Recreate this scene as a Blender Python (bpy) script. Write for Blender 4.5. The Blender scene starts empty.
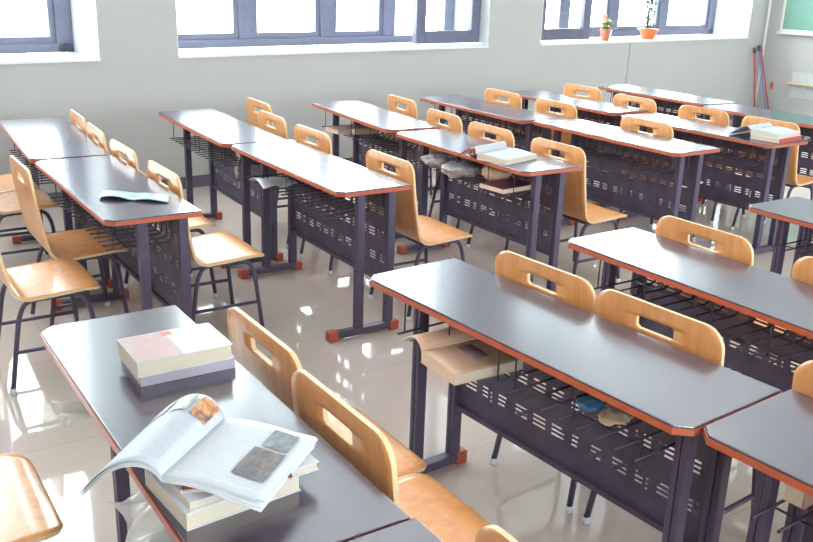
import bpy, bmesh, math, random
from mathutils import Vector, Matrix, noise
random.seed(7)
S = bpy.context.scene
COL = S.collection
PI = math.pi

# ------------------------------------------------------------------ materials
def new_mat(name):
    m = bpy.data.materials.new(name); m.use_nodes = True
    nt = m.node_tree
    return m, nt, nt.nodes['Principled BSDF']

def plain(name, col, rough=.5, metal=0, spec=.5, coat=0, trans=0, alpha=1, var=.06, scale=25, bump=0, emit=None, estr=0):
    m, nt, b = new_mat(name)
    tc = nt.nodes.new('ShaderNodeTexCoord')
    n = nt.nodes.new('ShaderNodeTexNoise'); n.inputs['Scale'].default_value = scale; n.inputs['Detail'].default_value = 4
    nt.links.new(tc.outputs['Object'], n.inputs['Vector'])
    r = nt.nodes.new('ShaderNodeValToRGB')
    r.color_ramp.elements[0].position = .3; r.color_ramp.elements[1].position = .7
    r.color_ramp.elements[0].color = (*[c*(1-var) for c in col], 1)
    r.color_ramp.elements[1].color = (*[min(1, c*(1+var)) for c in col], 1)
    nt.links.new(n.outputs['Fac'], r.inputs['Fac'])
    nt.links.new(r.outputs['Color'], b.inputs['Base Color'])
    b.inputs['Roughness'].default_value = rough; b.inputs['Metallic'].default_value = metal
    b.inputs['Specular IOR Level'].default_value = spec
    b.inputs['Coat Weight'].default_value = coat; b.inputs['Coat Roughness'].default_value = .1
    b.inputs['Transmission Weight'].default_value = trans; b.inputs['Alpha'].default_value = alpha
    if bump:
        bp = nt.nodes.new('ShaderNodeBump'); bp.inputs['Strength'].default_value = bump; bp.inputs['Distance'].default_value = .01
        nt.links.new(n.outputs['Fac'], bp.inputs['Height']); nt.links.new(bp.outputs['Normal'], b.inputs['Normal'])
    if emit:
        b.inputs['Emission Color'].default_value = (*emit, 1); b.inputs['Emission Strength'].default_value = estr
    return m

def wood(name, c1, c2, rough=.35, sc=(40, 3, 40), coat=.2, spec=.5):
    m, nt, b = new_mat(name)
    tc = nt.nodes.new('ShaderNodeTexCoord'); mp = nt.nodes.new('ShaderNodeMapping')
    oi = nt.nodes.new('ShaderNodeObjectInfo')
    mp.inputs['Scale'].default_value = sc
    nt.links.new(tc.outputs['Object'], mp.inputs['Vector'])
    off = nt.nodes.new('ShaderNodeVectorMath'); off.operation = 'SCALE'; off.inputs[0].default_value = (9, 5, 7)
    nt.links.new(oi.outputs['Random'], off.inputs['Scale']); nt.links.new(off.outputs['Vector'], mp.inputs['Location'])
    n = nt.nodes.new('ShaderNodeTexNoise'); n.inputs['Scale'].default_value = 1; n.inputs['Detail'].default_value = 6; n.inputs['Distortion'].default_value = .6
    nt.links.new(mp.outputs['Vector'], n.inputs['Vector'])
    r = nt.nodes.new('ShaderNodeValToRGB'); r.color_ramp.elements[0].position = .32; r.color_ramp.elements[1].position = .68
    r.color_ramp.elements[0].color = (*c1, 1); r.color_ramp.elements[1].color = (*c2, 1)
    nt.links.new(n.outputs['Fac'], r.inputs['Fac']); nt.links.new(r.outputs['Color'], b.inputs['Base Color'])
    bp = nt.nodes.new('ShaderNodeBump'); bp.inputs['Strength'].default_value = .03; bp.inputs['Distance'].default_value = .001
    nt.links.new(n.outputs['Fac'], bp.inputs['Height']); nt.links.new(bp.outputs['Normal'], b.inputs['Normal'])
    b.inputs['Roughness'].default_value = rough; b.inputs['Coat Weight'].default_value = coat; b.inputs['Coat Roughness'].default_value = .15
    b.inputs['Specular IOR Level'].default_value = spec
    return m

def printed(name, base=(.58, .58, .63), ink=(.40, .40, .44), lines=70, axis=0):
    """paper with rows of fine unreadable print"""
    m, nt, b = new_mat(name)
    tc = nt.nodes.new('ShaderNodeTexCoord'); sp = nt.nodes.new('ShaderNodeSeparateXYZ')
    nt.links.new(tc.outputs['UV'], sp.inputs['Vector'])
    w = nt.nodes.new('ShaderNodeMath'); w.operation = 'MULTIPLY'; w.inputs[1].default_value = lines
    nt.links.new(sp.outputs[axis], w.inputs[0])
    fr = nt.nodes.new('ShaderNodeMath'); fr.operation = 'FRACT'; nt.links.new(w.outputs[0], fr.inputs[0])
    gt = nt.nodes.new('ShaderNodeMath'); gt.operation = 'GREATER_THAN'; gt.inputs[1].default_value = .5
    nt.links.new(fr.outputs[0], gt.inputs[0])
    n = nt.nodes.new('ShaderNodeTexNoise'); n.inputs['Scale'].default_value = 90; n.inputs['Detail'].default_value = 2
    nt.links.new(tc.outputs['UV'], n.inputs['Vector'])
    g2 = nt.nodes.new('ShaderNodeMath'); g2.operation = 'GREATER_THAN'; g2.inputs[1].default_value = .47
    nt.links.new(n.outputs['Fac'], g2.inputs[0])
    mu = nt.nodes.new('ShaderNodeMath'); mu.operation = 'MULTIPLY'; nt.links.new(gt.outputs[0], mu.inputs[0]); nt.links.new(g2.outputs[0], mu.inputs[1])
    last = mu
    for ax in (0, 1):                       # margins
        for op, v in (('GREATER_THAN', .09), ('LESS_THAN', .91)):
            q = nt.nodes.new('ShaderNodeMath'); q.operation = op; q.inputs[1].default_value = v
            nt.links.new(sp.outputs[ax], q.inputs[0])
            mm = nt.nodes.new('ShaderNodeMath'); mm.operation = 'MULTIPLY'
            nt.links.new(last.outputs[0], mm.inputs[0]); nt.links.new(q.outputs[0], mm.inputs[1]); last = mm
    mx = nt.nodes.new('ShaderNodeMix'); mx.data_type = 'RGBA'
    mx.inputs[6].default_value = (*base, 1); mx.inputs[7].default_value = (*ink, 1)
    nt.links.new(last.outputs[0], mx.inputs[0]); nt.links.new(mx.outputs[2], b.inputs['Base Color'])
    b.inputs['Roughness'].default_value = .6
    return m

def blotch(name, cols, scale=18, rough=.4, dist=1.5):
    """a colour picture seen as soft patches"""
    m, nt, b = new_mat(name)
    tc = nt.nodes.new('ShaderNodeTexCoord'); n = nt.nodes.new('ShaderNodeTexNoise')
    n.inputs['Scale'].default_value = scale; n.inputs['Detail'].default_value = 3; n.inputs['Distortion'].default_value = dist
    nt.links.new(tc.outputs['Object'], n.inputs['Vector'])
    r = nt.nodes.new('ShaderNodeValToRGB'); k = len(cols)
    while len(r.color_ramp.elements) < k: r.color_ramp.elements.new(.5)
    for i, c in enumerate(cols):
        r.color_ramp.elements[i].position = .3+.4*i/(k-1); r.color_ramp.elements[i].color = (*c, 1)
    nt.links.new(n.outputs['Fac'], r.inputs['Fac']); nt.links.new(r.outputs['Color'], b.inputs['Base Color'])
    b.inputs['Roughness'].default_value = rough
    return m

M = {}
M['ply'] = wood('plywood', (.68, .275, .092), (.79, .36, .135), .34, (30, 30, 3.0), .5)
M['ply_edge'] = plain('plywood_edge', (.74, .52, .30), .5, var=.12, scale=120)
M['laminate'] = wood('dark_laminate', (.050, .034, .060), (.070, .050, .080), .20, (70, 3.0, 70), .0, 1.0)
M['laminate'].node_tree.nodes['Principled BSDF'].inputs['IOR'].default_value = 1.75
M['under'] = plain('laminate_underside', (.30, .12, .08), .6)
M['band'] = plain('orange_edge_band', (.44, .10, .052), .3)
M['steel'] = plain('dark_painted_steel', (.078, .060, .104), .42, var=.1)
M['panel'] = plain('dark_sheet_steel', (.080, .063, .104), .5, var=.25, scale=14)
M['wire'] = plain('dark_wire', (.030, .024, .038), .35)
M['cap'] = plain('orange_plastic', (.42, .075, .045), .4)
M['glide'] = plain('pale_plastic', (.65, .65, .68), .5)
M['wall'] = plain('painted_wall', (.475, .465, .46), .55, var=.015, scale=3, spec=.3)
M['reveal'] = plain('white_reveal', (.82, .84, .84), .5, var=.01)
M['ceil'] = plain('white_ceiling', (.8, .8, .8), .8, var=.01)
M['frame'] = plain('grey_violet_aluminium', (.135, .135, .205), .4, var=.06)
M['paper'] = plain('page_edges', (.62, .52, .42), .7, var=.05, scale=200)
M['white'] = plain('white_paper', (.64, .63, .66), .6, var=.03)
M['print'] = printed('printed_page')
M['print_warm'] = printed('printed_page_warm', (.64, .39, .27), (.48, .27, .19), 60)
M['greyp'] = printed('printed_page_pale', (.52, .53, .58), (.34, .35, .39), 60)
M['photo_dark'] = blotch('dark_photograph', [(.045, .045, .06), (.10, .095, .10), (.24, .12, .07)], 45)
M['photo_mid'] = blotch('grey_photograph', [(.07, .08, .09), (.13, .14, .15), (.24, .25, .26)], 25)
M['photo_warm'] = blotch('warm_photograph', [(.12, .10, .12), (.55, .22, .08), (.72, .45, .25)], 40)
M['photo_print'] = blotch('violet_brown_photograph', [(.12, .07, .09), (.20, .12, .14), (.27, .17, .18)], 60)
M['soft_print'] = blotch('soft_sketch', [(.52, .54, .55), (.36, .36, .34), (.46, .34, .22)], 40)
M['leaf_paper'] = blotch('grey_print_sheet', [(.62, .62, .66), (.55, .55, .58), (.34, .30, .32)], 12)
M['pinkcov'] = blotch('pink_cover', [(.42, .24, .23), (.42, .215, .20), (.33, .31, .34)], 14)
M['bluecov'] = blotch('pale_blue_cover', [(.46, .60, .64), (.58, .64, .66), (.64, .68, .68)], 12)
M['lilac'] = plain('lilac_cover', (.52, .46, .55), .45)
M['grey_cover'] = plain('grey_cover', (.12, .11, .14), .4)
M['redcov'] = blotch('red_cover', [(.55, .05, .03), (.50, .12, .06), (.06, .05, .10)], 16)
M['maroon'] = plain('maroon_cover', (.13, .025, .05), .38)
M['red'] = plain('red_cloth', (.45, .06, .05), .5)
M['booklet'] = blotch('blue_leaflet', [(.08, .34, .50), (.26, .50, .62), (.52, .48, .38), (.10, .34, .50)], 9, .3)
M['bag'] = plain('grey_plastic_bag', (.42, .36, .38), .4, var=.35, scale=18, bump=.5)
M['bag_pale'] = plain('pale_plastic_bag', (.34, .31, .32), .35, var=.3, scale=22, bump=.5)
M['clear'] = plain('clear_plastic_bag', (.80, .74, .72), .25, var=.1, scale=20, alpha=.45)
M['manila'] = plain('tan_paper', (.62, .44, .30), .7, var=.15)
M['blue'] = plain('blue_plastic', (.08, .20, .40), .35, var=.3)
M['pink'] = plain('pink_card', (.62, .36, .30), .6)
M['terra'] = plain('terracotta', (.52, .17, .09), .6)
M['orange_pot'] = plain('orange_glazed', (.72, .15, .04), .3)
M['soil'] = plain('soil', (.08, .05, .035), .9)
M['leaf'] = plain('green_leaf', (.20, .42, .08), .5, var=.4, scale=40)
M['leaf_grey'] = plain('grey_green_leaf', (.16, .24, .12), .5, var=.35, scale=40)
M['petal'] = plain('pink_petal', (.80, .42, .36), .5, var=.2)
M['stem'] = plain('brown_stem', (.20, .16, .10), .7)
M['cup'] = plain('white_translucent_cup', (.84, .85, .84), .3)
M['green_board'] = plain('green_chalkboard', (.16, .32, .26), .55, var=.08, scale=4)
M['board_frame'] = plain('cream_frame', (.70, .68, .62), .45)
M['tan'] = plain('tan_wood_ledge', (.66, .50, .34), .5)
M['greyplate'] = plain('pale_grey_plate', (.52, .55, .56), .4)
M['pole_red'] = plain('red_handle', (.50, .07, .07), .4)
M['pole_blue'] = plain('blue_grey_handle', (.22, .22, .42), .4)
M['pole_dark'] = plain('dark_handle', (.10, .06, .10), .5)
M['mop'] = plain('grey_mop_yarn', (.55, .5, .48), .9, var=.2)
M['skirt'] = plain('dark_skirting', (.13, .12, .16), .4)
M['lamp'] = plain('fill_lamp_diffuser', (.9, .9, .9), .5, emit=(1, .96, .93), estr=3.5)  # glow of the added, unseen fill lamps
M['lampbody'] = plain('fill_lamp_body', (.75, .75, .75), .5)

def floor_mat():
    m, nt, b = new_mat('polished_tile')
    tc = nt.nodes.new('ShaderNodeTexCoord')
    br = nt.nodes.new('ShaderNodeTexBrick')
    br.offset = 0; br.squash = 1
    for k, v in (('Scale', 1), ('Mortar Size', .003), ('Mortar Smooth', .1), ('Bias', 0), ('Brick Width', .8), ('Row Height', .8)):
        br.inputs[k].default_value = v
    br.inputs['Color1'].default_value = (.62, .505, .45, 1); br.inputs['Color2'].default_value = (.60, .49, .44, 1)
    br.inputs['Mortar'].default_value = (.52, .42, .37, 1)
    nt.links.new(tc.outputs['Object'], br.inputs['Vector'])
    n = nt.nodes.new('ShaderNodeTexNoise'); n.inputs['Scale'].default_value = 2.2; n.inputs['Detail'].default_value = 5
    nt.links.new(tc.outputs['Object'], n.inputs['Vector'])
    mx = nt.nodes.new('ShaderNodeMix'); mx.data_type = 'RGBA'; mx.blend_type = 'MULTIPLY'; mx.inputs[0].default_value = .16
    nt.links.new(br.outputs['Color'], mx.inputs[6]); nt.links.new(n.outputs['Color'], mx.inputs[7])
    nt.links.new(mx.outputs[2], b.inputs['Base Color'])
    b.inputs['Roughness'].default_value = .05; b.inputs['Specular IOR Level'].default_value = .65
    return m
M['floor'] = floor_mat()

def glass_mat():
    m = bpy.data.materials.new('window_glass'); m.use_nodes = True; nt = m.node_tree
    nt.nodes.clear()
    o = nt.nodes.new('ShaderNodeOutputMaterial'); t = nt.nodes.new('ShaderNodeBsdfTransparent'); g = nt.nodes.new('ShaderNodeBsdfGlossy')
    g.inputs['Roughness'].default_value = .02; t.inputs['Color'].default_value = (.95, .985, .98, 1)
    f = nt.nodes.new('ShaderNodeFresnel'); ge = nt.nodes.new('ShaderNodeNewGeometry')
    mr = nt.nodes.new('ShaderNodeMapRange'); mr.inputs['To Min'].default_value = 1.45; mr.inputs['To Max'].default_value = 1/1.45
    nt.links.new(ge.outputs['Backfacing'], mr.inputs['Value']); nt.links.new(mr.outputs['Result'], f.inputs['IOR'])
    mx = nt.nodes.new('ShaderNodeMixShader')
    nt.links.new(f.outputs[0], mx.inputs[0]); nt.links.new(t.outputs[0], mx.inputs[1]); nt.links.new(g.outputs[0], mx.inputs[2])
    nt.links.new(mx.outputs[0], o.inputs['Surface'])
    return m
M['glass'] = glass_mat()

# ------------------------------------------------------------------ mesh helpers
class MB:
    def __init__(s): s.bm = bmesh.new(); s.uv = s.bm.loops.layers.uv.new('UVMap')
    def box(s, x0, x1, y0, y1, z0, z1, mi=0, mat=None):
        vs = [Vector((x, y, z)) for z in (z0, z1) for y in (y0, y1) for x in (x0, x1)]
        if mat is not None: vs = [mat @ v for v in vs]
        v = [s.bm.verts.new(p) for p in vs]
        for f in ((0, 2, 3, 1), (4, 5, 7, 6), (0, 1, 5, 4), (2, 6, 7, 3), (0, 4, 6, 2), (1, 3, 7, 5)):
            fc = s.bm.faces.new([v[i] for i in f]); fc.material_index = mi
        return s
    def prism(s, pts, z0, z1, mi=0, mtop=None, mat=None):
        mk = lambda p, z: s.bm.verts.new((mat @ Vector((p[0], p[1], z))) if mat is not None else (p[0], p[1], z))
        a = [mk(p, z0) for p in pts]; b = [mk(p, z1) for p in pts]
        n = len(pts)
        f = s.bm.faces.new(a[::-1]); f.material_index = mi
        f = s.bm.faces.new(b); f.material_index = mi if mtop is None else mtop
        for i in range(n):
            f = s.bm.faces.new((a[i], a[(i+1) % n], b[(i+1) % n], b[i])); f.material_index = mi
        return s
    def tube(s, pts, r, seg=8, fil=0, mi=0, caps=True):
        pts = [Vector(p) for p in pts]
        if fil:
            q = [pts[0]]
            for i in range(1, len(pts)-1):
                a = (pts[i-1]-pts[i]); b = (pts[i+1]-pts[i])
                d = min(fil, a.length*.48, b.length*.48)
                p0 = pts[i]+a.normalized()*d; p1 = pts[i]+b.normalized()*d
                for k in range(6):
                    t = k/5; q.append(p0*(1-t)**2+pts[i]*2*t*(1-t)+p1*t*t)
            q.append(pts[-1]); pts = q
        rs = r if isinstance(r, (list, tuple)) else [r]*len(pts)
        rings = []; up = None
        for i, p in enumerate(pts):
            d = (pts[min(i+1, len(pts)-1)]-pts[max(i-1, 0)]).normalized()
            if up is None:
                up = Vector((0, 0, 1)) if abs(d.z) < .9 else Vector((1, 0, 0))
            up = (up-d*up.dot(d)).normalized(); w = d.cross(up)
            rings.append([s.bm.verts.new(p+(up*math.cos(2*PI*k/seg)+w*math.sin(2*PI*k/seg))*rs[i]) for k in range(seg)])
        for a, b in zip(rings, rings[1:]):
            for k in range(seg):
                f = s.bm.faces.new((a[k], a[(k+1) % seg], b[(k+1) % seg], b[k])); f.smooth = True; f.material_index = mi
        if caps:
            for rr in (rings[0][::-1], rings[-1]):
                f = s.bm.faces.new(rr); f.material_index = mi
        return s
    def lathe(s, prof, c=(0, 0, 0), seg=20, mi=0, cap0=True, cap1=False):
        rings = []
        for r, z in prof:
            rings.append([s.bm.verts.new((c[0]+r*math.cos(2*PI*k/seg), c[1]+r*math.sin(2*PI*k/seg), c[2]+z)) for k in range(seg)])
        for a, b in zip(rings, rings[1:]):
            for k in range(seg):
                f = s.bm.faces.new((a[k], a[(k+1) % seg], b[(k+1) % seg], b[k])); f.smooth = True; f.material_index = mi
        if cap0: s.bm.faces.new(rings[0][::-1]).material_index = mi
        if cap1: s.bm.faces.new(rings[-1]).material_index = mi
        return s
    def sheet(s, fn, nu, nv, mi=0, th=0, smooth=True):
        """surface fn(u,v) with thickness th straight down"""
        g = [[s.bm.verts.new(fn(i/nu, j/nv)) for j in range(nv+1)] for i in range(nu+1)]
        def quad(vs, uvs, m):
            f = s.bm.faces.new(vs); f.smooth = smooth; f.material_index = m
            for l, w in zip(f.loops, uvs): l[s.uv].uv = w
        for i in range(nu):
            for j in range(nv):
                quad((g[i][j], g[i+1][j], g[i+1][j+1], g[i][j+1]), ((i/nu, j/nv), ((i+1)/nu, j/nv), ((i+1)/nu, (j+1)/nv), (i/nu, (j+1)/nv)), mi)
        if th:
            tf = th if callable(th) else (lambda u, v: th)
            h = [[s.bm.verts.new(g[i][j].co-Vector((0, 0, tf(i/nu, j/nv)))) for j in range(nv+1)] for i in range(nu+1)]
            m2 = s.side if hasattr(s, 'side') else mi
            def q2(vs):
                f = s.bm.faces.new(vs); f.material_index = m2
            for i in range(nu):
                for j in range(nv): q2((h[i][j+1], h[i+1][j+1], h[i+1][j], h[i][j]))
                q2((g[i+1][0], g[i][0], h[i][0], h[i+1][0])); q2((g[i][nv], g[i+1][nv], h[i+1][nv], h[i][nv]))
            for j in range(nv):
                q2((g[0][j], g[0][j+1], h[0][j+1], h[0][j])); q2((g[nu][j+1], g[nu][j], h[nu][j], h[nu][j+1]))
        return s
    def build(s, name, mats, parent=None, loc=(0, 0, 0), rz=0, bevel=0):
        if not isinstance(mats, (list, tuple)): mats = [mats]
        bmesh.ops.recalc_face_normals(s.bm, faces=s.bm.faces[:])
        me = bpy.data.meshes.new(name); s.bm.to_mesh(me); s.bm.free()
        for m in mats: me.materials.append(m)
        o = bpy.data.objects.new(name, me); COL.objects.link(o)
        o.location = loc; o.rotation_euler = (0, 0, rz)
        if parent is not None: o.parent = parent
        if bevel:
            b = o.modifiers.new('edge_rounding', 'BEVEL'); b.width = bevel; b.segments = 2; b.limit_method = 'ANGLE'
        return o

def tag(o, label=None, cat=None, group=None, kind=None):
    if label: o['label'] = label
    if cat: o['category'] = cat
    if group: o['group'] = group
    if kind: o['kind'] = kind
    return o
def empty(name, label, cat, loc=(0, 0, 0), rz=0, group=None):
    o = bpy.data.objects.new(name, None); COL.objects.link(o); o.empty_display_size = .1
    o.location = loc; o.rotation_euler = (0, 0, rz)
    return tag(o, label, cat, group)
def copy_tree(o, parent=None):
    c = o.copy(); COL.objects.link(c)
    if parent is not None: c.parent = parent
    for ch in o.children: copy_tree(ch, c)
    return c

# ------------------------------------------------------------------ camera
F_PX, PITCH, YAW, ROLL, CAM_H = 909.65, -.3208, .5892, .0335, 1.7251
r0 = Vector((math.cos(YAW), -math.sin(YAW), 0))
fw = Vector((math.sin(YAW)*math.cos(PITCH), math.cos(YAW)*math.cos(PITCH), math.sin(PITCH)))
u0 = r0.cross(fw)
rt = r0*math.cos(ROLL)+u0*math.sin(ROLL); up = u0*math.cos(ROLL)-r0*math.sin(ROLL)
cam = bpy.data.cameras.new('camera'); co = bpy.data.objects.new('camera', cam); COL.objects.link(co)
mw = Matrix((rt, up, -fw)).transposed().to_4x4(); mw.translation = (0, 0, CAM_H)
co.matrix_world = mw
cam.sensor_width = 36; cam.lens = F_PX/813*36; cam.clip_start = .05
S.camera = co

# ------------------------------------------------------------------ room shell
WANG = math.atan(.09); WO = Vector((2.5, 6.9, 0))
H = 4.2; DEP = .55; SILL = 1.04; HEAD = 3.95
CORN = 8.137                                   # corner with the chalkboard wall, along the window wall
def wpt(s, n, z=0):                            # window-wall frame -> world (n = outward)
    c, q = math.cos(WANG), math.sin(WANG)
    return Vector((WO.x+s*c-n*q, WO.y+s*q+n*c, z))
WIN = [(-4.15, -.66), (-.055, 3.181), (3.914, 7.702)]
w = MB()
xs0, xs1 = -5.6, CORN+.3
w.box(xs0, xs1, 0, DEP+.12, 0, SILL-.02); w.box(xs0, xs1, 0, DEP+.12, HEAD, H)
edges = [xs0]+[v for a in WIN for v in a]+[xs1]
for a, b in zip(edges[::2], edges[1::2]): w.box(a, b, 0, DEP+.12, SILL-.02, HEAD)
wall_w = w.build('wall_window_side', M['wall'], loc=WO, rz=WANG); tag(wall_w, kind='structure')

def casement(name, parent, s0, s1, z0, z1, n0, n1, st=.115):
    f = MB()
    f.box(s0, s0+st, n0, n1, z0, z1); f.box(s1-st, s1, n0, n1, z0, z1)
    f.box(s0+st, s1-st, n0, n1, z0, z0+st); f.box(s0+st, s1-st, n0, n1, z1-st, z1)
    o = f.build(name, M['frame'], parent, bevel=.006)
    nm = (n0+n1)/2
    MB().box(s0+st-.008, s1-st+.008, nm-.004, nm+.004, z0+st-.008, z1-st+.008).build('pane', M['glass'], o)
    return o

BAYS = {0: [-4.15, -3.28, -2.41, -1.54, -.66], 1: [-.055, .82, 1.645, 2.36, 3.181], 2: [3.914, 4.80, 5.657, 6.606, 7.702]}
for i, (a, b) in enumerate(WIN):
    z0 = SILL; st = .07
    f = MB()
    f.box(a, a+st, DEP-.04, DEP+.06, z0, HEAD); f.box(b-.13, b, DEP-.04, DEP+.06, z0, HEAD)
    f.box(a, b, DEP-.04, DEP+.06, z0, z0+.07); f.box(a, b, DEP-.04, DEP+.06, HEAD-.07, HEAD)
    for m in BAYS[i][1:-1]: f.box(m-.07, m+.07, DEP-.04, DEP+.06, z0+.07, HEAD-.07)
    o = f.build('window_%d' % (i+1), M['frame'], loc=WO, rz=WANG, bevel=.006); tag(o, kind='structure')
    B = BAYS[i]
    for k in range(4):
        l = B[k]+(.07 if k else st); r = B[k+1]-(.07 if k < 3 else .13)
        if (i, k) == (1, 3) or (i, k) == (2, 0): continue          # this casement stands open
        g = MB(); e = .045
        g.box(l, l+e, DEP-.02, DEP+.03, z0+.07, HEAD-.07); g.box(r-e, r, DEP-.02, DEP+.03, z0+.07, HEAD-.07)
        g.box(l+e, r-e, DEP-.02, DEP+.03, z0+.07, z0+.07+e); g.box(l+e, r-e, DEP-.02, DEP+.03, HEAD-.07-e, HEAD-.07)
        so = g.build('sash', M['frame'], o)
        MB().box(l+e-.005, r-e+.005, DEP+.001, DEP+.009, z0+.07+e-.005, HEAD-.07-e+.005).build('pane', M['glass'], so)
    # sill board and plastered reveals
    MB().box(a, b, -.012, DEP-.04, SILL-.02, SILL).build('window_sill', M['reveal'], o)
    rv = MB(); rv.box(a, a+.006, 0, DEP-.04, SILL, HEAD); rv.box(b-.006, b, 0, DEP-.04, SILL, HEAD); rv.box(a, b, 0, DEP-.04, HEAD-.006, HEAD)
    rv.build('window_reveal', M['reveal'], o)
    if i == 1: casement('open_sash', o, 2.36, 3.16, SILL+.022, HEAD-.03, .10, .16)
    if i == 2: casement('open_sash', o, 3.94, 4.76, SILL+.022, HEAD-.03, .08, .14)

BB_EXTRA = .10                                  # the chalkboard wall stands a little off square
BBR = WANG-PI/2+BB_EXTRA                        # x axis runs from the corner towards the camera, y axis = out of the room
BBO = wpt(CORN, 0)
bw = MB().box(-.3, 11.5, 0, .2, 0, H).build('wall_chalkboard_side', M['wall'], loc=BBO, rz=BBR); tag(bw, kind='structure')
def bpt(t, n, z):                               # n>0 into the room
    c, q = math.cos(BBR), math.sin(BBR)
    return Vector((BBO.x+t*c+n*q, BBO.y+t*q-n*c, z))

tag(MB().box(-2.9, 12.2, -3.4, 8.2, -.12, 0).build('floor', M['floor']), kind='structure')
tag(MB().box(-2.9, 12.2, -3.4, 8.6, H, H+.12).build('ceiling', M['ceil']), kind='structure')
tag(MB().box(-2.9, -2.7, -3.4, 6.55, 0, H).build('wall_rear', M['wall']), kind='structure')
cw = MB(); cw.box(-2.7, 12.2, -3.4, -3.2, 0, 1.1); cw.box(-2.7, 12.2, -3.4, -3.2, 2.7, H)
for a, b in ((-2.7, -1.5), (1.7, 2.7), (5.9, 6.9), (10.1, 12.2)): cw.box(a, b, -3.4, -3.2, 1.1, 2.7)
tag(cw.build('wall_corridor_side', M['wall']), kind='structure')
for k, (a, b) in enumerate(((-1.5, 1.7), (2.7, 5.9), (6.9, 10.1))):  # unseen corridor windows, added to let in fill light
    f = MB()
    f.box(a, a+.08, -3.33, -3.25, 1.1, 2.7); f.box(b-.08, b, -3.33, -3.25, 1.1, 2.7); f.box(a, b, -3.33, -3.25, 1.1, 1.18); f.box(a, b, -3.33, -3.25, 2.62, 2.7)
    for q in (1, 2): f.box(a+(b-a)*q/3-.05, a+(b-a)*q/3+.05, -3.33, -3.25, 1.18, 2.62)
    o = f.build('window_%d' % (k+4), M['frame']); tag(o, kind='structure')
    for q in range(3): MB().box(a+(b-a)*q/3+.05, a+(b-a)*(q+1)/3-.05, -3.295, -3.287, 1.17, 2.63).build('pane', M['glass'], o)
tag(MB().box(xs0+.5, CORN-.02, -.014, -.001, 0, .095).build('baseboard_window_side', M['skirt'], loc=WO, rz=WANG), kind='structure')
tag(MB().box(.03, 10.5, -.014, -.001, 0, .095).build('baseboard_chalkboard_side', M['skirt'], loc=BBO, rz=BBR), kind='structure')
# thin cable trunking on the window wall and a pipe in the corner
tag(MB().box(5.355, 5.395, -.012, -.001, .10, SILL-.03).build('trim_1', M['wall'], loc=WO, rz=WANG, bevel=.003), kind='structure')
tag(MB().tube([(8.02, -.05, .1), (8.02, -.05, H-.02)], .014, 12).build('trim_2', M['reveal'], loc=WO, rz=WANG), kind='structure')

# unseen ceiling lamps, added as fill light for the room
li = 0
for x in (-.6, 2.4, 5.4, 8.4):
    for y in (-1.6, 1.2, 4.0):
        o = empty('fill_ceiling_lamp', 'unseen long white fluorescent ceiling lamp added above the desks as fill light', 'lamp', (x, y, H-.80), 0, 'unseen fill lamps added under the ceiling')
        MB().box(-.62, .62, -.10, .10, .03, .07).build('fill_lamp_housing', M['lampbody'], o, bevel=.008)
        MB().box(-.60, .60, -.085, .085, .005, .03).build('fill_lamp_diffuser', M['lamp'], o)
        for sx in (-.45, .45): MB().tube([(sx, 0, .07), (sx, 0, .799)], .006).build('suspension_rod', M['lampbody'], o)

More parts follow.
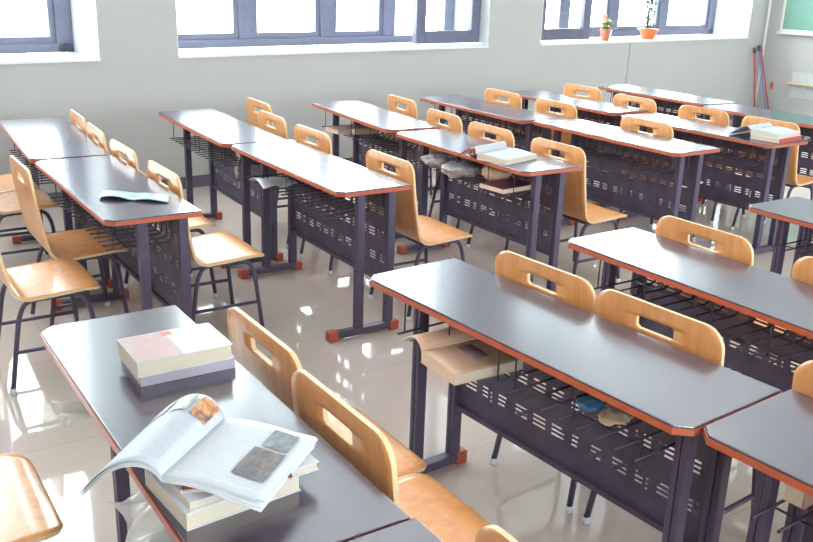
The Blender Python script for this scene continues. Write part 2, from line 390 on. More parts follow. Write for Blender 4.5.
# ------------------------------------------------------------------ desks
DL, DW, DZ = 1.268, .3855, .76
def make_desk(name):
    root = bpy.data.objects.new(name, None); COL.objects.link(root); root.empty_display_size = .1
    c = .034
    def outline(e):  # e = outward offset
        return [(-e, DL-c+e*.4), (-e, c-e*.4), (c-e*.4, -e), (DW+e, -e), (DW+e, DL+e), (c-e*.4, DL+e)]
    t = MB().prism(outline(0), DZ-.025, DZ, 0, 0).build('tabletop', [M['laminate'], M['under']], root, bevel=.002)
    eb = MB(); o1, o0 = outline(.0035), outline(.0005)
    for i in range(6):
        j = (i+1) % 6
        q = [o0[i], o1[i], o1[j], o0[j]]
        eb.prism(q, DZ-.0225, DZ-.006)
    eb.build('edge_band', M['band'], t)
    for y in (.10, DL-.10):
        sgn = 1 if y < .5 else -1
        for x in (.165, .335):
            p = MB(); p.box(x-.020, x+.020, y-.019, y-.002, .045, DZ-.045); p.box(x-.020, x+.020, y+.002, y+.019, .045, DZ-.045)
            p.box(x-.014, x+.014, y-.004, y+.004, .045, DZ-.045)
            p.build('post', M['steel'], root, bevel=.003)
        f = MB().box(.03, DW-.03, y-.021, y+.021, .012, .045).build('foot', M['steel'], root, bevel=.003)
        for a, b in ((-.004, .046), (DW-.046, DW+.004)):
            MB().box(a, b, y-.025, y+.025, 0, .051).build('foot_cap', M['cap'], f, bevel=.006)
        MB().box(.06, DW-.02, y-.019, y+.019, DZ-.045, DZ-.0255).build('top_bracket', M['steel'], root)
    # perforated modesty panel
    y0, y1, z0, z1, px = .122, DL-.122, .252, .715, .337
    holes = []
    def group(y, w_, z, h=.0075, pitch=.0155):
        for k in range(3): holes.append((y, y+w_, z+(k-1)*pitch-h/2, z+(k-1)*pitch+h/2))
    seq = 'FHFFFFHFFHFF'
    for z in (.595, .475):
        for k in range(12): group(y0+.035+k*.083, .056, z)
    for k in range(12):
        yy = y1-.035-(k+1)*.083+.031
        if seq[k] == 'F': group(yy, .056, .354)
        else:
            group(yy+.024, .028, .354); group(yy+.004, .009, .346)
    ys = sorted({y0, y1, *[h[i] for h in holes for i in (0, 1)]}); zs = sorted({z0, z1, *[h[i] for h in holes for i in (2, 3)]})
    pm = MB(); vc = {}
    def V(i, j, x):
        if (i, j, x) not in vc: vc[(i, j, x)] = pm.bm.verts.new((x, ys[i], zs[j]))
        return vc[(i, j, x)]
    cell = {}
    for i in range(len(ys)-1):
        for j in range(len(zs)-1):
            ym, zm = (ys[i]+ys[i+1])/2, (zs[j]+zs[j+1])/2
            cell[i, j] = not any(h[0] < ym < h[1] and h[2] < zm < h[3] for h in holes)
    xa, xb = px-.001, px+.001
    for (i, j), on in cell.items():
        if not on: continue
        pm.bm.faces.new((V(i, j, xa), V(i, j+1, xa), V(i+1, j+1, xa), V(i+1, j, xa)))
        pm.bm.faces.new((V(i, j, xb), V(i+1, j, xb), V(i+1, j+1, xb), V(i, j+1, xb)))
        for di, dj, e in ((-1, 0, ((i, j), (i, j+1))), (1, 0, ((i+1, j), (i+1, j+1))), (0, -1, ((i, j), (i+1, j))), (0, 1, ((i, j+1), (i+1, j+1)))):
            if not cell.get((i+di, j+dj), False):
                (p, q), (r, s_) = e
                pm.bm.faces.new((V(p, q, xa), V(r, s_, xa), V(r, s_, xb), V(p, q, xb)))
    pm.box(px-.014, px+.014, y0, y1, z0-.018, z0-.0005)             # folded lower lip
    pm.box(px-.012, px+.012, y0, y1, z1+.0005, z1+.018)
    pm.build('modesty_panel', M['panel'], root)
    # two wire book shelves, one per pupil
    for ya, yb in ((.15, .60), (.67, 1.118)):
        sh = MB(); n = 8
        for k in range(n):
            y = ya+(yb-ya)*k/(n-1)
            sh.tube([(.03, y, .600), (.305, y, .600), (.305, y, DZ-.028)], .0040, 6, .03)
        for x in (.12, .255): sh.tube([(x, ya, .594), (x, yb, .594)], .0032, 6)
        for y in (ya, yb, (ya+yb)/2): sh.tube([(.06, y+.004, .600), (.06, y+.004, DZ-.028)], .0028, 6)
        sh.build('wire_shelf', M['wire'], root)
    return root

_D = (1.505, 1.18, .067)
def _corner(p, a, lx, ly):
    X, Y = lx-DW/2, ly-DL/2
    return p[0]+DW/2+X*math.cos(a)-Y*math.sin(a), p[1]+DL/2+X*math.sin(a)+Y*math.cos(a)
_q = _corner(_D, _D[2], .028, -.009); _o = _corner((0, 0), .063, 0, DL)
E_POS = (_q[0]-_o[0], _q[1]-_o[1], .063)
DESK = {'A1': (.947, 4.758, -.057), 'A2': (.914, 3.462, -.003), 'B1': (1.957, 4.770, -.040), 'B2': (1.956, 3.484, -.003),
        'F1': (3.10, 4.80, -.085), 'F2': (3.027, 3.461, -.008), 'G1': (4.101, 4.779, .006), 'G2': (4.175, 3.492, .015),
        'H1': (4.99, 4.805, .009), 'H2': (4.957, 3.43, .018), 'I1': (6.10, 4.84, 0), 'I2': (5.985, 3.54, 0),
        'C': (.445, 1.202, -.002), 'N': (.452, -.0735, 0), 'D': (1.505, 1.18, .067), 'E': E_POS,
        'J': (2.362, 1.188, .009), 'K': (3.49, 1.222, 0)}
DLAB = {'A1': 'bare dark double desk at the window end of the leftmost back row',
        'A2': 'dark double desk with a pale blue booklet lying on it',
        'B1': 'bare dark double desk, window end of the second back row from the left',
        'B2': 'dark double desk with a leaflet poking from its shelf, second back row from the left',
        'F1': 'dark double desk with pink book in its shelf, window end of third back row',
        'F2': 'dark double desk with an open book on top and plastic bags in its shelf',
        'G1': 'bare dark double desk, window end of the fourth back row from the left',
        'G2': 'bare glare-lit dark double desk, near end of the fourth back row from the left',
        'H1': 'bare dark double desk, window end of the fifth back row from the left',
        'H2': 'dark double desk with an opened book and red-spined book on its near end',
        'I1': 'bare dark double desk closest to the corner with the mops, rearmost of all rows',
        'I2': 'dark double desk cut by the right photo edge, in the row closest to the chalkboard',
        'C': 'dark double desk in the left foreground carrying the open magazine and book stacks',
        'N': 'dark double desk whose corner just shows at the bottom edge of the photo',
        'D': 'large dark double desk in the middle foreground with an open book under its top',
        'E': 'dark double desk in the bottom right corner with a pink box in its shelf',
        'J': 'bare dark double desk in the right middle, behind the two touching chair backs',
        'K': 'dark double desk cut by the right photo edge, only its far left corner visible'}
proto = None
DOB = {}
def dmat(d):
    x, y, a = DESK[d]
    return Matrix.Translation((x+DW/2, y+DL/2, 0)) @ Matrix.Rotation(a, 4, 'Z') @ Matrix.Translation((-DW/2, -DL/2, 0))
def dpt(d, x, y, z): return dmat(d) @ Vector((x, y, z))
for d in DESK:
    o = make_desk('school_desk') if proto is None else copy_tree(proto)
    proto = proto or o
    o.location = dmat(d).translation; o.rotation_euler = (0, 0, DESK[d][2])
    tag(o, DLAB[d], 'desk', 'two-seat school desks'); DOB[d] = o
    if d == 'C':
        for ch in o.children:
            if ch.name.startswith('wire_shelf'): ch.scale.x = .68; ch.location.x = .305*.32

# ------------------------------------------------------------------ chairs
def shell(prof, hws, hole=None, hy=.066):
    """bent plywood: prof = list of (x, z), hws = half widths; returns MB with rim in slot 1"""
    m = MB(); n = len(prof); th = .012
    cols = [-1, -.88, -.72, -.52, -.13, .13, .52, .72, .88, 1]
    nor = []
    for i in range(n):
        a = Vector(prof[max(i-1, 0)]); b = Vector(prof[min(i+1, n-1)]); t = (b-a).normalized(); nor.append(Vector((-t.y, t.x)))
    F, Bk = [], []
    for i in range(n):
        fr, bk = [], []
        for k, c in enumerate(cols):
            y = c*hws[i]
            if hole and k in (4, 5): y = (hy if hole[0] < i < hole[1] else hy-.011)*(1 if k == 5 else -1)
            x, z = prof[i]; nx, nz = nor[i]
            fr.append(m.bm.verts.new((x, y, z))); bk.append(m.bm.verts.new((x+nx*th, y, z+nz*th)))
        F.append(fr); Bk.append(bk)
    on = lambda i, k: 0 <= i < n-1 and 0 <= k < len(cols)-1 and not (hole and hole[0] <= i < hole[1] and k == 4)
    for i in range(n-1):
        for k in range(len(cols)-1):
            if not on(i, k): continue
            for q in ((F[i][k], F[i][k+1], F[i+1][k+1], F[i+1][k]), (Bk[i][k], Bk[i+1][k], Bk[i+1][k+1], Bk[i][k+1])):
                f = m.bm.faces.new(q); f.smooth = True
            for di, dk, (p, q) in ((-1, 0, ((i, k), (i, k+1))), (1, 0, ((i+1, k), (i+1, k+1))), (0, -1, ((i, k), (i+1, k))), (0, 1, ((i, k+1), (i+1, k+1)))):
                if not on(i+di, k+dk):
                    f = m.bm.faces.new((F[p[0]][p[1]], F[q[0]][q[1]], Bk[q[0]][q[1]], Bk[p[0]][p[1]])); f.material_index = 1
    return m

def make_chair():
    root = bpy.data.objects.new('school_chair', None); COL.objects.link(root); root.empty_display_size = .1
    W2 = .226
    # backrest: from the rounded top down to the bend
    prof, hw = [], []
    R = .064
    for k in range(8):
        a = k/7*PI/2; z = .832-R*(1-math.sin(a)); prof.append((0, z)); hw.append(W2-R+R*math.cos(a))
    prof = prof[::-1]; hw = hw[::-1]; prof = prof[::-1] if prof[0][1] < prof[-1][1] else prof
    # recompute cleanly, top first
    prof, hw = [], []
    for k in range(8):
        a = (1-k/7)*PI/2
        z = .832-R+R*math.sin(a); prof.append(z); hw.append(W2-R+R*math.cos(a)*1.0)
    zs = prof+[.738, .70, .64, .55, .462]; hw = hw+[W2]*5
    zs = zs+[.779, .754]
    xz = [(.004+.055*((.832-z)/.4)**1.5, z) for z in zs]
    nb = len(xz)
    bend = [(.088, .470), (.103, .455), (.128, .446)]
    hole = None
    for i, z in enumerate(zs):
        pass
    # handle slot between z=.785 and .75 : insert exact rows
    rows = sorted(set([round(z, 4) for z in zs]+[.786, .747]), reverse=True)
    def hwz(z):
        if z > .832-R: return W2-R+math.sqrt(max(0, R*R-(z-(.832-R))**2))
        return W2
    rows[0] = .832
    prof = [(.004+.055*((.832-z)/.4)**1.5, z) for z in rows]; hws = [hwz(z) for z in rows]
    hole = (rows.index(.786), rows.index(.747))
    xe = prof[-1][0]
    low = [(xe+.009, .441), (xe+.022, .424)]
    prof += low; hws += [W2]*2
    shell(prof, hws, hole).build('backrest', [M['ply'], M['ply_edge']], root)
    x0 = prof[-1][0]
    sp = [(x0, .424), (x0+.02, .410), (x0+.05, .402), (.20, .4055), (.28, .410), (.345, .4145), (.37, .4135), (.39, .410), (.405, .405), (.413, .400), (.417, .396)]
    sw = []
    for x, z in sp:
        R2 = .06; xf = .417-R2
        sw.append(W2 if x < xf else W2-R2+math.sqrt(max(0, R2*R2-(x-xf)**2)))
    shell(sp, sw).build('seat', [M['ply'], M['ply_edge']], root)
    # frame
    for s in (-1, 1):
        y = s*.168; yb = s*.19
        fl = MB().tube([(.27, y, .389), (.345, y, .385), (.372, y+s*.004, .32), (.405, yb, .006)], .0105, 8, .05).build('leg', M['steel'], root)
        MB().lathe([(.012, 0), (.014, .004), (.014, .022), (.0105, .026)], (.405, yb, 0), 10).build('leg_glide', M['glide'], fl)
        rl = MB().tube([(.20, y, .389), (.115, y, .385), (.085, y+s*.004, .32), (.03, yb, .006)], .0105, 8, .05).build('leg', M['steel'], root)
        MB().lathe([(.012, 0), (.014, .004), (.014, .022), (.0105, .026)], (.03, yb, 0), 10).build('leg_glide', M['glide'], rl)
        MB().tube([(.0565, s*.182, .175), (.389, s*.181, .175)], .0085, 8).build('stretcher', M['steel'], root)
    sf = MB()
    for x in (.14, .32): sf.tube([(x, -.168, .385), (x, .168, .385)], .0095, 8)
    for s in (-1, 1): sf.tube([(.19, s*.168, .389), (.28, s*.168, .389)], .0105, 8)
    sf.build('seat_frame', M['steel'], root)
    return root

CH = []   # desk, local x, local y centre, extra yaw, label
def c(d, x, y, lab, a=0): CH.append((d, x, y, a, lab))
c('A1', .398, .94, 'plywood chair behind the leftmost back row, first from the window wall')
c('A1', .394, .43, 'plywood chair behind the leftmost back row, second from the window wall')
c('A2', .396, 1.15, 'plywood chair behind the leftmost back row, third from the window wall')
c('A2', .402, .545, 'plywood chair beside the pale blue booklet, its bright seat in full view')
c('B1', .630, 1.06, 'plywood chair behind the second back row, pulled out and nearest the window wall')
c('B1', .490, .50, 'plywood chair of the second back row, its back overlapping the pulled-out one behind it')
c('B2', .460, 1.18, 'plywood chair of the second back row, third from the window wall')
c('B2', .460, .335, 'plywood chair at the near end of the second back row, whole tall back visible')
c('F1', .530, .84, 'plywood chair of the third back row, nearest the window wall')
c('F1', .470, .13, 'plywood chair of the third back row, second from the window wall')
c('F2', .450, .89, 'plywood chair standing behind the open book on the bag-filled desk')
c('F2', .455, .285, 'plywood chair of the third back row, at its near end beside the open book')
c('G1', .535, .88, 'plywood chair of the fourth back row, nearest the window wall')
c('G1', .530, .26, 'plywood chair of the fourth back row, second from the window wall')
c('G2', .440, .64, 'plywood chair of the fourth back row, alone behind the near desk')
c('H1', .540, .89, 'plywood chair of the fifth back row, nearest the window wall under the potted plants')
c('H1', .450, .22, 'plywood chair of the fifth back row, second from the window wall')
c('H2', .520, .94, 'plywood chair of the fifth back row, third from the window wall')
c('H2', .520, .38, 'plywood chair right behind the opened book with the red-spined book')
c('C', .450, .818, 'plywood chair behind the left foreground desk, level with the closed pair of books')
c('C', .424, .362, 'plywood chair behind the left foreground desk, level with the open magazine')
c('D', .430, .890, 'plywood chair behind the middle foreground desk, left one of the two touching backs')
c('D', .430, .434, 'plywood chair behind the middle foreground desk, right one of the two touching backs')
c('J', .430, .97, 'plywood chair behind the right middle desk, its whole slotted top visible')
c('J', .440, .36, 'plywood chair cut by the right photo edge above the right middle desk')
c('E', .430, 1.07, 'plywood chair cut by the right photo edge just above the bottom right desk')
c('N', .415, .91, 'plywood chair at the bottom edge whose back corner peeks up past the desk')
cp = None
CHT = []
for d, x, y, a, lab in CH:
    CHT.append((dpt(d, x, y, 0), DESK[d][2]+a, lab))
CHT += [(Vector((.772, 4.374, 0)), 0, 'plywood chair with its tall back in view, pulled up left of the booklet desk'),
        (Vector((.52, 3.914, 0)), .0, 'plywood chair at the left photo edge, only its shiny brown seat showing'),
        (Vector((.69, 5.345, 0)), 0, 'plywood chair with pale seat partly hidden behind the tall-backed chair at far left'),
        (Vector((.69, 5.81, 0)), 0, 'plywood chair nearest the window wall on the far left, left of the leftmost row'),
        (Vector((-.045, 2.213, 0)), 0, 'plywood chair in the bottom left corner, only its pale rounded seat showing')]
for p, a, lab in CHT:
    if cp is None: o = cp = make_chair()
    else: o = copy_tree(cp)
    o.location = p; o.rotation_euler = (0, 0, a)
    tag(o, lab, 'chair', 'bent plywood school chairs')

# ------------------------------------------------------------------ books and papers
def at_desk(d, x, y, z, rz=0):
    return dpt(d, x, y, z), DESK[d][2]+rz

def closed_book(name, label, d, x, y, z, w_, h_, t, rz, cover, cover2=None, cat='book', group=None, spine='x0'):
    loc, a = at_desk(d, x, y, z, rz)
    root = empty(name, label, cat, loc, a, group)
    cv = MB(); ct = .0022
    cv.box(-w_/2, w_/2, -h_/2, h_/2, 0, ct); cv.box(-w_/2, w_/2, -h_/2, h_/2, t-ct, t, 1 if cover2 else 0)
    if spine == 'x0': cv.box(-w_/2-ct, -w_/2, -h_/2, h_/2, 0, t)
    elif spine == 'y1': cv.box(-w_/2, w_/2, h_/2, h_/2+ct, 0, t)
    elif spine == 'y0': cv.box(-w_/2, w_/2, -h_/2-ct, -h_/2, 0, t)
    elif spine == 'x1': cv.box(w_/2, w_/2+ct, -h_/2, h_/2, 0, t)
    cv.build('cover', [cover, cover2 or cover], root)
    MB().box(-w_/2+.001, w_/2-.003, -h_/2+.003, h_/2-.003, ct+.0002, t-ct-.0002).build('page_block', M['paper'], root)
    return root

# pair of closed books on the left foreground desk
closed_book('paperback_book', 'lilac paperback at the bottom of the two-book stack on the left foreground desk', 'C', .248, .862, DZ+.0006, .236, .180, .030, -.02, M['lilac'], M['lilac'], group=None, spine='y0')
b2 = closed_book('textbook', 'pink and white covered textbook on top of the two-book stack', 'C', .236, .838, DZ+.0312, .238, .160, .040, .0, M['white'], M['bluecov'], spine='y1')
MB().box(-.118, -.005, -.0795, .0795, .0402, .0406).build('cover_print', M['pinkcov'], b2)
MB().box(-.015, .012, .050, .076, .0407, .0411).build('cover_sticker', M['band'], b2)

# books under the magazine
closed_book('thick_book', 'thick cream-paged book at the bottom of the pile beneath the open magazine', 'C', .126, .262, DZ+.0006, .236, .185, .036, .08, M['white'], M['white'], spine='y1')
closed_book('exercise_book', 'white-covered book lying on the thick book beneath the open magazine', 'C', .152, .252, DZ+.0372, .265, .165, .018, .05, M['white'], M['white'], spine='y1')
closed_book('red_booklet', 'booklet with a red picture cover directly beneath the open magazine', 'C', .140, .240, DZ+.0558, .200, .150, .008, -.30, M['white'], M['redcov'], spine='x0')

# open magazine
zm = DZ+.081
loc, a = at_desk('C', 0, 0, 0)
mag = empty('open_magazine', 'open magazine with text and photos draped over the pile of books', 'magazine', loc, a)
sA, sB = Vector((-.003, .233, zm)), Vector((.183, .388, zm))          # spine, near and far end
sd = (sB-sA).normalized(); pd = Vector((sd.y, -sd.x, 0))             # towards the right-hand page
def right_page(dz, k, rot=0):
    def f(u, v):
        p = sA.lerp(sB, u)+pd*(.203*v)+sd*(rot*v)
        p.z = zm+dz+.007*math.sin(PI*min(1, v*1.3))*(1-.3*u)-.0065*v*v*k
        return p
    return f
for j, (dz, rot) in enumerate(((-.011, -.012), (-.0075, -.006), (-.004, .006))):
    MB().sheet(right_page(dz, 1.5, rot), 8, 10, 0, .0022).build('page', M['white'], mag)
MB().sheet(right_page(.0, 1, 0), 10, 12, 0, .0025).build('right_page', M['print'], mag)
def patch(fn, u0_, u1_, v0_, v1_, lift=.0022):
    return lambda u, v: fn(u0_+(u1_-u0_)*u, v0_+(v1_-v0_)*v)+Vector((0, 0, lift))
rp = right_page(0, 1, 0)
MB().sheet(patch(rp, .66, .93, .60, .86), 8, 8).build('page_photo', M['photo_mid'], mag)
MB().sheet(patch(rp, .20, .62, .56, .88), 10, 8).build('page_photo', M['photo_dark'], mag)
def left_page(dz, k=1):
    def f(u, v):
        # rises out of the gutter, rolls over and hangs past the table edge at the near end
        L = .215
        hump = .050*math.sin(PI*min(1, v*1.02)**.62)*(.55+.45*u)
        drop = (.078-.030*u)*v**2.2
        run = L*(v-.10*v*v)*(1-.10*u)*(1-.06*(1-u))
        p = sA.lerp(sB, u)-pd*run-sd*(.005*v*(1-u))+sd*(-.02*v*u)
        p.z = zm+dz+hump*k-drop
        return p
    return f
for dz in (-.010, -.005):
    MB().sheet(left_page(dz, .94), 10, 16, 0, .002).build('page', M['white'], mag)
lp = left_page(0)
MB().sheet(lp, 12, 20, 0, .002).build('left_page', M['greyp'], mag)
MB().sheet(patch(lp, .70, .97, .03, .20), 5, 8).build('page_photo', M['photo_warm'], mag)
MB().sheet(patch(lp, .74, .97, .26, .46), 5, 8).build('page_photo', M['soft_print'], mag)
MB().sheet(patch(lp, .74, .97, .52, .78), 5, 8).build('page_photo', M['soft_print'], mag)

# pale blue booklet on desk A2
loc, a = at_desk('A2', 0, 0, DZ+.0006)
bk = empty('leaflet', 'pale blue glossy booklet lying spread on the leftmost back row desk', 'booklet', loc, a)
def bf(u, v):
    p = Vector((.07, .36, 0)).lerp(Vector((.305, .17, 0)), u)+Vector((.05, .125, 0))*v
    p.z = .004+.016*abs(math.sin(PI*(u*1.9+.1)))*(.35+.65*(1-v))*(1-.6*u)
    return p
MB().sheet(bf, 16, 6, 0, .0015).build('spread_cover', M['booklet'], bk)
MB().sheet(lambda u, v: bf(.06+.86*u, .08+.8*v)-Vector((0, 0, .0024)), 12, 5, 0, .001).build('inner_page', M['white'], bk)

def open_book(name, label, loc, a, pw, ph, t, leftfn, page_mat, cover_mat, lmat=None, cat='book', cov=True):
    """right half is a thick page block, spine along +x at y=0, right page towards -y"""
    root = empty(name, label, cat, loc, a)
    if cov: MB().box(-.003, ph+.003, -pw-.003, .0, 0, .0022).build('cover', cover_mat, root)
    m = MB(); m.side = 1
    m.sheet(lambda u, v: Vector((ph*u, -pw*v, t-.004+.006*math.sin(PI*min(1, v*1.15+.12))-.004*v*v)), 6, 12, 0, lambda u, v: t-.004+.006*math.sin(PI*min(1, v*1.15+.12))-.004*v*v-.0026)
    m.build('page_block', [page_mat, M['paper']], root)
    m = MB(); m.side = 1
    m.sheet(leftfn, 10, 16, 0, .0035)
    m.build('turned_pages', [lmat or page_mat, M['white']], root)
    return root

# thick open book in the shelf under the middle desk, sticking out
loc, a = at_desk('D', -.050, .893, .6045, -.10)
ob = open_book('open_thick_book', 'thick tan-paged open book sticking out from the shelf under the middle desk', loc, a, .180, .245, .038,
    lambda u, v: Vector((.245*u-.012*v*(1-u), .112*v, .036+.034*math.sin(PI*min(1, v*1.0)**.7)-.010*v*v+.006*u)), M['print_warm'], M['manila'])
MB().sheet(lambda u, v: Vector((.105+.050*u, -.035-.095*v, .0434)), 2, 2, 0, .0006).build('page_photo', M['photo_print'], ob)

# open book on desk F2
loc, a = at_desk('F2', -.030, .372, DZ+.0008, .27)
def lf(u, v):
    ang = .2+v*3.9
    r = .020
    return Vector((.285*u, .012+.090*v-.012*math.sin(ang), .004+.026+.040*math.sin(PI*v**.7)-.022*v))
fb = open_book('open_book', 'open book with a curled red-edged cover on the bag-filled desk', loc, a, .195, .285, .032, lf, M['greyp'], M['white'])
MB().sheet(lambda u, v: lf(-.03+.06*u, v)+Vector((-.012, .004, -.004)), 2, 14, 0, .004).build('red_cover', M['red'], fb)

# opened book and a red-spined one on desk H2
closed_book('red_spined_book', 'red-spined book lying underneath the opened book on the fifth back row', 'H2', .215, .115, DZ+.0008, .280, .200, .030, .10, M['red'], M['white'], spine='y0')
loc, a = at_desk('H2', .075, .205, DZ+.0318, .10)
open_book('opened_book', 'opened book lying on the red-spined book with its front half flopped left', loc, a, .185, .275, .030,
    lambda u, v: Vector((.275*u, .01+.15*v, .030+.030*math.sin(PI*v**.6)-.055*v)), M['greyp'], M['white'])

# ------------------------------------------------------------------ things in the shelves
def crumple(name, label, cat, loc, size, mat, seed=0, amp=.35, group=None):
    bm = bmesh.new(); bmesh.ops.create_icosphere(bm, subdivisions=4, radius=1)
    for v in bm.verts:
        n = noise.noise(v.co*1.7+Vector((seed, 3, 1)))*amp+abs(noise.noise(v.co*4.5+Vector((seed, 9, 4))))*amp*.6
        p = v.co*(1+n)
        v.co = Vector((p.x*size[0]/2, p.y*size[1]/2, p.z*size[2]/2))
    zmin = min(v.co.z for v in bm.verts)
    flat = zmin*.75
    for v in bm.verts: v.co.z = max(v.co.z, flat)-flat
    for f in bm.faces: f.smooth = True
    me = bpy.data.meshes.new(name); bm.to_mesh(me); bm.free(); me.materials.append(mat)
    o = bpy.data.objects.new(name, me); COL.objects.link(o); o.location = loc
    return tag(o, label, cat, group)
SH = .6042
crumple('plastic_bag', 'crumpled grey plastic bag in the far shelf of the bag-filled desk', 'bag', dpt('F2', .14, .93, SH), (.24, .17, .085), M['bag'], 1)
crumple('paper_bag', 'crumpled tan paper bag behind the maroon book in the shelf', 'bag', dpt('F2', .20, .475, SH), (.17, .12, .10), M['manila'], 5)
crumple('plastic_bag', 'pale grey plastic bag bulging out of the shelf below the open book', 'bag', dpt('F2', .085, .66, SH), (.24, .20, .088), M['bag_pale'], 21)
closed_book('maroon_book', 'maroon hardback book in the near shelf under the open book desk', 'F2', .125, .285, SH, .25, .19, .028, .10, M['maroon'], M['maroon'], spine='x1')
closed_book('pink_book', 'pink covered book in the shelf at the window end of the third back row', 'F1', .115, .86, SH, .26, .18, .030, .12, M['white'], M['pinkcov'], spine='x1')
closed_book('tan_notebook', 'small tan notebook in the third back row shelf beside the pink book', 'F1', .19, .728, SH+.001, .18, .05, .036, 0, M['manila'], M['manila'], spine='x1')
def lfl(u, v):
    p = Vector((-.01+.20*u, .80+.19*v, SH+.004+.026*math.sin(PI*v)*(1-.5*u)+.012*math.sin(5*u+2*v)**2)); return p
MBl = MB(); MBl.sheet(lfl, 8, 10, 0, .0016)
o = MBl.build('leaflet', M['leaf_paper'], loc=dpt('B2', 0, 0, 0), rz=DESK['B2'][2])
tag(o, 'grey printed leaflet poking out of the second back row shelf', 'leaflet')
# tissue hanging by the panel of B1
t = MB(); t.sheet(lambda u, v: Vector((.215+.01*math.sin(7*v), .33+.07*u*(1-.5*math.sin(PI*v)**2)+.012*v, .645-.16*v+.02*math.sin(6*u))), 6, 12, 0, .003)
o = t.build('paper_tissue', M['white'], loc=dpt('B1', 0, 0, 0), rz=DESK['B1'][2]); tag(o, 'white tissue hanging from the shelf of the second back row window end desk', 'tissue')
# left foreground desk: clear wrapper and bag sticking out of the shelf
t = MB(); t.sheet(lambda u, v: Vector((-.025+.21*u, .925+.13*v, SH+.004+.02*math.sin(4*u+5*v)**2+.014*(1-u))), 10, 8, 0, .0012)
o = t.build('plastic_wrapper', M['clear'], loc=dpt('C', 0, 0, 0), rz=DESK['C'][2]); tag(o, 'clear plastic wrapper jutting from the far shelf of the left foreground desk', 'wrapper')
def cb(u, v):
    return Vector((-.012+.22*u*(1-.2*v)+.012*math.sin(11*v), .36+.20*v, SH+.006+.062*math.sin(PI*v)**.7*(1-.25*u)-.10*(1-u)**3*math.sin(PI*v)+.008*math.sin(13*u+9*v)))
t = MB(); t.sheet(cb, 14, 14, 0, .0012)
o = t.build('clear_bag', M['clear'], loc=dpt('C', 0, 0, 0), rz=DESK['C'][2]); tag(o, 'clear plastic bag bulging from the left foreground desk shelf below the magazine', 'bag')
# blue packet in the middle desk shelf
crumple('snack_packet', 'small blue crumpled packet lying in the middle foreground desk shelf', 'packet', dpt('D', .15, .40, SH), (.075, .065, .032), M['blue'], 11)
crumple('paper_scrap', 'crumpled tan paper scrap beside the blue packet in the shelf', 'paper', dpt('D', .15, .315, SH), (.09, .07, .025), M['manila'], 14)
closed_book('pink_box', 'small pink carton in the shelf of the bottom right desk', 'E', .20, 1.095, SH, .10, .05, .07, 0, M['pink'], M['pink'], cat='box', spine='y0')

# ------------------------------------------------------------------ window sill
def leaf_bm(m, base, d, ln, wd, mi=0):
    d = d.normalized(); sdv = d.cross(Vector((0, 0, 1))); sdv = sdv.normalized() if sdv.length > .01 else Vector((1, 0, 0))
    pts = [base, base+d*ln*.4+sdv*wd/2+Vector((0, 0, .003)), base+d*ln-Vector((0, 0, ln*.15)), base+d*ln*.4-sdv*wd/2+Vector((0, 0, .003))]
    vs = [m.bm.verts.new(p) for p in pts]
    m.bm.faces.new((vs[0], vs[1], vs[2])).material_index = mi; m.bm.faces.new((vs[0], vs[2], vs[3])).material_index = mi
pp = empty('potted_flower', 'small terracotta pot with pink flowers on the right window sill', 'potted plant', wpt(5.02, .085, SILL))
pp.scale = (1.5, 1.5, 1.62)
MB().lathe([(.026, 0), (.036, .062), (.041, .064), (.042, .080), (.037, .080), (.034, .066)], cap0=True).build('flower_pot', M['terra'], pp)
MB().lathe([(.0345, .062), (.0345, .068)], cap1=True).build('soil', M['soil'], pp)
m = MB(); R_ = random.Random(3)
for k in range(70):
    th = R_.uniform(0, 2*PI); el = R_.uniform(.05, 1.2)
    leaf_bm(m, Vector((R_.uniform(-.02, .02), R_.uniform(-.02, .02), .07+R_.uniform(0, .05))), Vector((math.cos(th)*math.cos(el), math.sin(th)*math.cos(el), math.sin(el))), R_.uniform(.035, .06), .026)
m.build('leaves', M['leaf'], pp)
for k in range(6):
    th = R_.uniform(0, 2*PI); rr = R_.uniform(.0, .028); z = R_.uniform(.125, .165)
    fl = MB(); cc = Vector((rr*math.cos(th)-.012, rr*math.sin(th), z))
    fl.tube([(cc.x*.4, cc.y*.4, .07), tuple(cc)], .0018, 5)
    for q in range(6):
        e = q*PI/3; fl.lathe([(.001, -.009), (.011, -.004), (.012, .004), (.001, .010)], (cc.x+.011*math.cos(e), cc.y+.011*math.sin(e), cc.z), 7, 1, False, False)
    fl.lathe([(.001, -.006), (.012, 0), (.001, .014)], tuple(cc), 7, 1, False, False)
    fl.build('flower', [M['stem'], M['petal']], pp)
cu = MB().lathe([(.026, 0), (.034, .085), (.032, .085), (.024, .004)], cap0=True).build('plastic_cup', M['cup'], loc=wpt(5.17, .17, SILL)); cu.scale = (1.3, 1.3, 1.3); tag(cu, 'white cup standing beside the pink flower pot on the sill', 'cup')
p2 = empty('potted_plant', 'wide orange bowl planter with a tall grey-green plant on the right window sill', 'potted plant', wpt(5.83, .125, SILL))
p2.scale = (1.1, 1.1, 1.15)
MB().lathe([(.055, 0), (.062, .004), (.098, .085), (.118, .090), (.118, .100), (.092, .098), (.086, .08)], cap0=True, seg=28).build('bowl_planter', M['orange_pot'], p2)
MB().lathe([(.087, .078), (.087, .084)], cap1=True).build('soil', M['soil'], p2)
m = MB()
for k in range(5):
    bx, by = R_.uniform(-.025, .02), R_.uniform(-.025, .025)
    m.tube([(bx, by, .08), (bx*1.3-.008, by*1.2, .22), (bx*1.4+.01*k/2-.01, by, .40), (bx*1.2, by*1.6, .55)], .0045, 6, .04)
m.build('stem', M['stem'], p2)
m = MB()
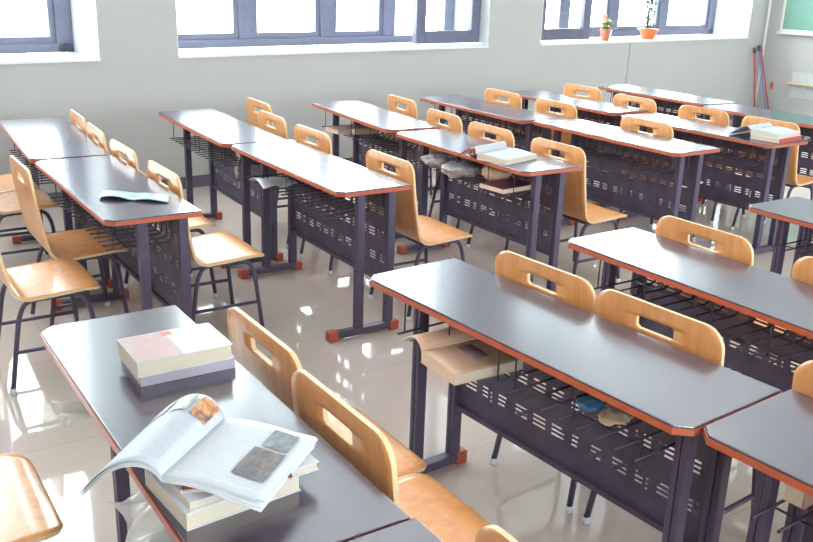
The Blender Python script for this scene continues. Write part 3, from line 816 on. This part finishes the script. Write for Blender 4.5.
for k in range(300):
    th = R_.uniform(0, 2*PI); z = R_.uniform(.11, .58); rr = R_.uniform(0, .045)
    leaf_bm(m, Vector((rr*math.cos(th)-.008, rr*math.sin(th), z)), Vector((math.cos(th), math.sin(th), R_.uniform(-.3, .7))), R_.uniform(.04, .07), .036)
m.build('leaves', M['leaf_grey'], p2)

# ------------------------------------------------------------------ chalkboard side
cbd = empty('chalkboard', 'green chalkboard in a cream frame on the right-hand wall', 'chalkboard', BBO, BBR)
t0, t1, zb0, zb1 = .175, 4.2, 1.115, 2.35
MB().box(t0+.03, t1-.03, -.022, -.004, zb0+.03, zb1-.03).build('writing_surface', M['green_board'], cbd)
f = MB(); f.box(t0, t0+.03, -.034, -.002, zb0, zb1); f.box(t1-.03, t1, -.034, -.002, zb0, zb1); f.box(t0+.03, t1-.03, -.034, -.002, zb1-.03, zb1); f.box(t0+.03, t1-.03, -.034, -.002, zb0, zb0+.03)
f.build('board_frame', M['board_frame'], cbd, bevel=.004)
MB().box(t0, t1, -.085, -.002, zb0-.03, zb0-.001).build('chalk_tray', M['board_frame'], cbd, bevel=.004)
MB().box(t0-.012, t0+.03, -.088, -.034, zb0-.034, zb0+.012).build('frame_corner', M['tan'], cbd, bevel=.003)
pl = empty('wall_panel', 'pale grey panel with a narrow tan ledge low on the right-hand wall', 'panel', BBO, BBR)
MB().box(.42, 1.25, -.02, -.002, .30, .625).build('panel_plate', M['greyplate'], pl, bevel=.004)
MB().box(.395, 1.27, -.10, -.021, .475, .50).build('ledge', M['tan'], pl, bevel=.004)
tg = MB().box(-.018, .018, -.012, -.002, 0, .09).build('wall_hook', M['orange_pot'], loc=bpt(.175, 0, .385), rz=BBR, bevel=.003); tag(tg, 'small orange hook on the right-hand wall beside the mop handles', 'hook')
# mops leaning into the corner
MOPS = [('red-handled mop leaning in the wall corner, leftmost of three', 'pole_red', (7.66, .30), (7.84, .035), .90, 'pole_dark'),
        ('blue-grey handled mop leaning in the wall corner, between two red ones', 'pole_blue', (7.87, .34), (7.91, .05), .93, 'pole_dark'),
        ('red-handled mop leaning in the wall corner, rightmost of three', 'pole_red', (8.06, .27), (7.975, .035), .91, 'pole_red')]
for k, (lab, mt, b0, b1, z, kn) in enumerate(MOPS):
    B0 = wpt(b0[0], -b0[1], 0); B1 = wpt(b1[0], -b1[1], z)
    r = empty('mop', lab, 'mop', B0); T = B1-B0
    MB().tube([(T*.12), (T*.93)], .011, 8).build('mop_handle', M[mt], r)
    MB().tube([(T*.93), (T*1.0)], .022, 8).build('handle_grip', M[kn], r)
    m = MB()
    m.tube([tuple(T*.13), tuple(T*.10+Vector((0, 0, .0)))], .03, 10)
    for q in range(16):
        e = q*2*PI/16
        m.tube([tuple(T*.12), (T.x*.06+.045*math.cos(e), T.y*.06+.045*math.sin(e), .06), (.05*math.cos(e), .05*math.sin(e), .008)], .008, 5, .03)
    m.build('mop_head', M['mop'], r)

# ------------------------------------------------------------------ light and view
wd = bpy.data.worlds.new('overcast_sky'); S.world = wd; wd.use_nodes = True
bg = wd.node_tree.nodes['Background']; bg.inputs['Color'].default_value = (.88, .97, 1.0, 1); bg.inputs['Strength'].default_value = 20.0
def portal(mat, sx, sz):
    l = bpy.data.lights.new('daylight_portal', 'AREA'); l.shape = 'RECTANGLE'; l.size = sx; l.size_y = sz
    l.cycles.is_portal = True
    o = bpy.data.objects.new('daylight_portal', l); COL.objects.link(o); o.matrix_world = mat
for a, b in WIN:
    c_ = wpt((a+b)/2, DEP+.10, (SILL+HEAD)/2)
    portal(Matrix.Translation(c_) @ Matrix.Rotation(WANG, 4, 'Z') @ Matrix.Rotation(-PI/2, 4, 'X'), b-a, HEAD-SILL)
for a, b in ((-1.5, 1.7), (2.7, 5.9), (6.9, 10.1)):
    portal(Matrix.Translation(((a+b)/2, -3.36, 1.9)) @ Matrix.Rotation(PI/2, 4, 'X'), b-a, 1.6)
S.view_settings.view_transform = 'Standard'; S.view_settings.look = 'None'; S.view_settings.gamma = 1
S.view_settings.use_curve_mapping = False; S.view_settings.exposure = -0.2
S.cycles.use_denoising = True
S.cycles.max_bounces = 10; S.cycles.diffuse_bounces = 5; S.cycles.glossy_bounces = 5; S.cycles.transparent_max_bounces = 16
S.cycles.sample_clamp_indirect = 8
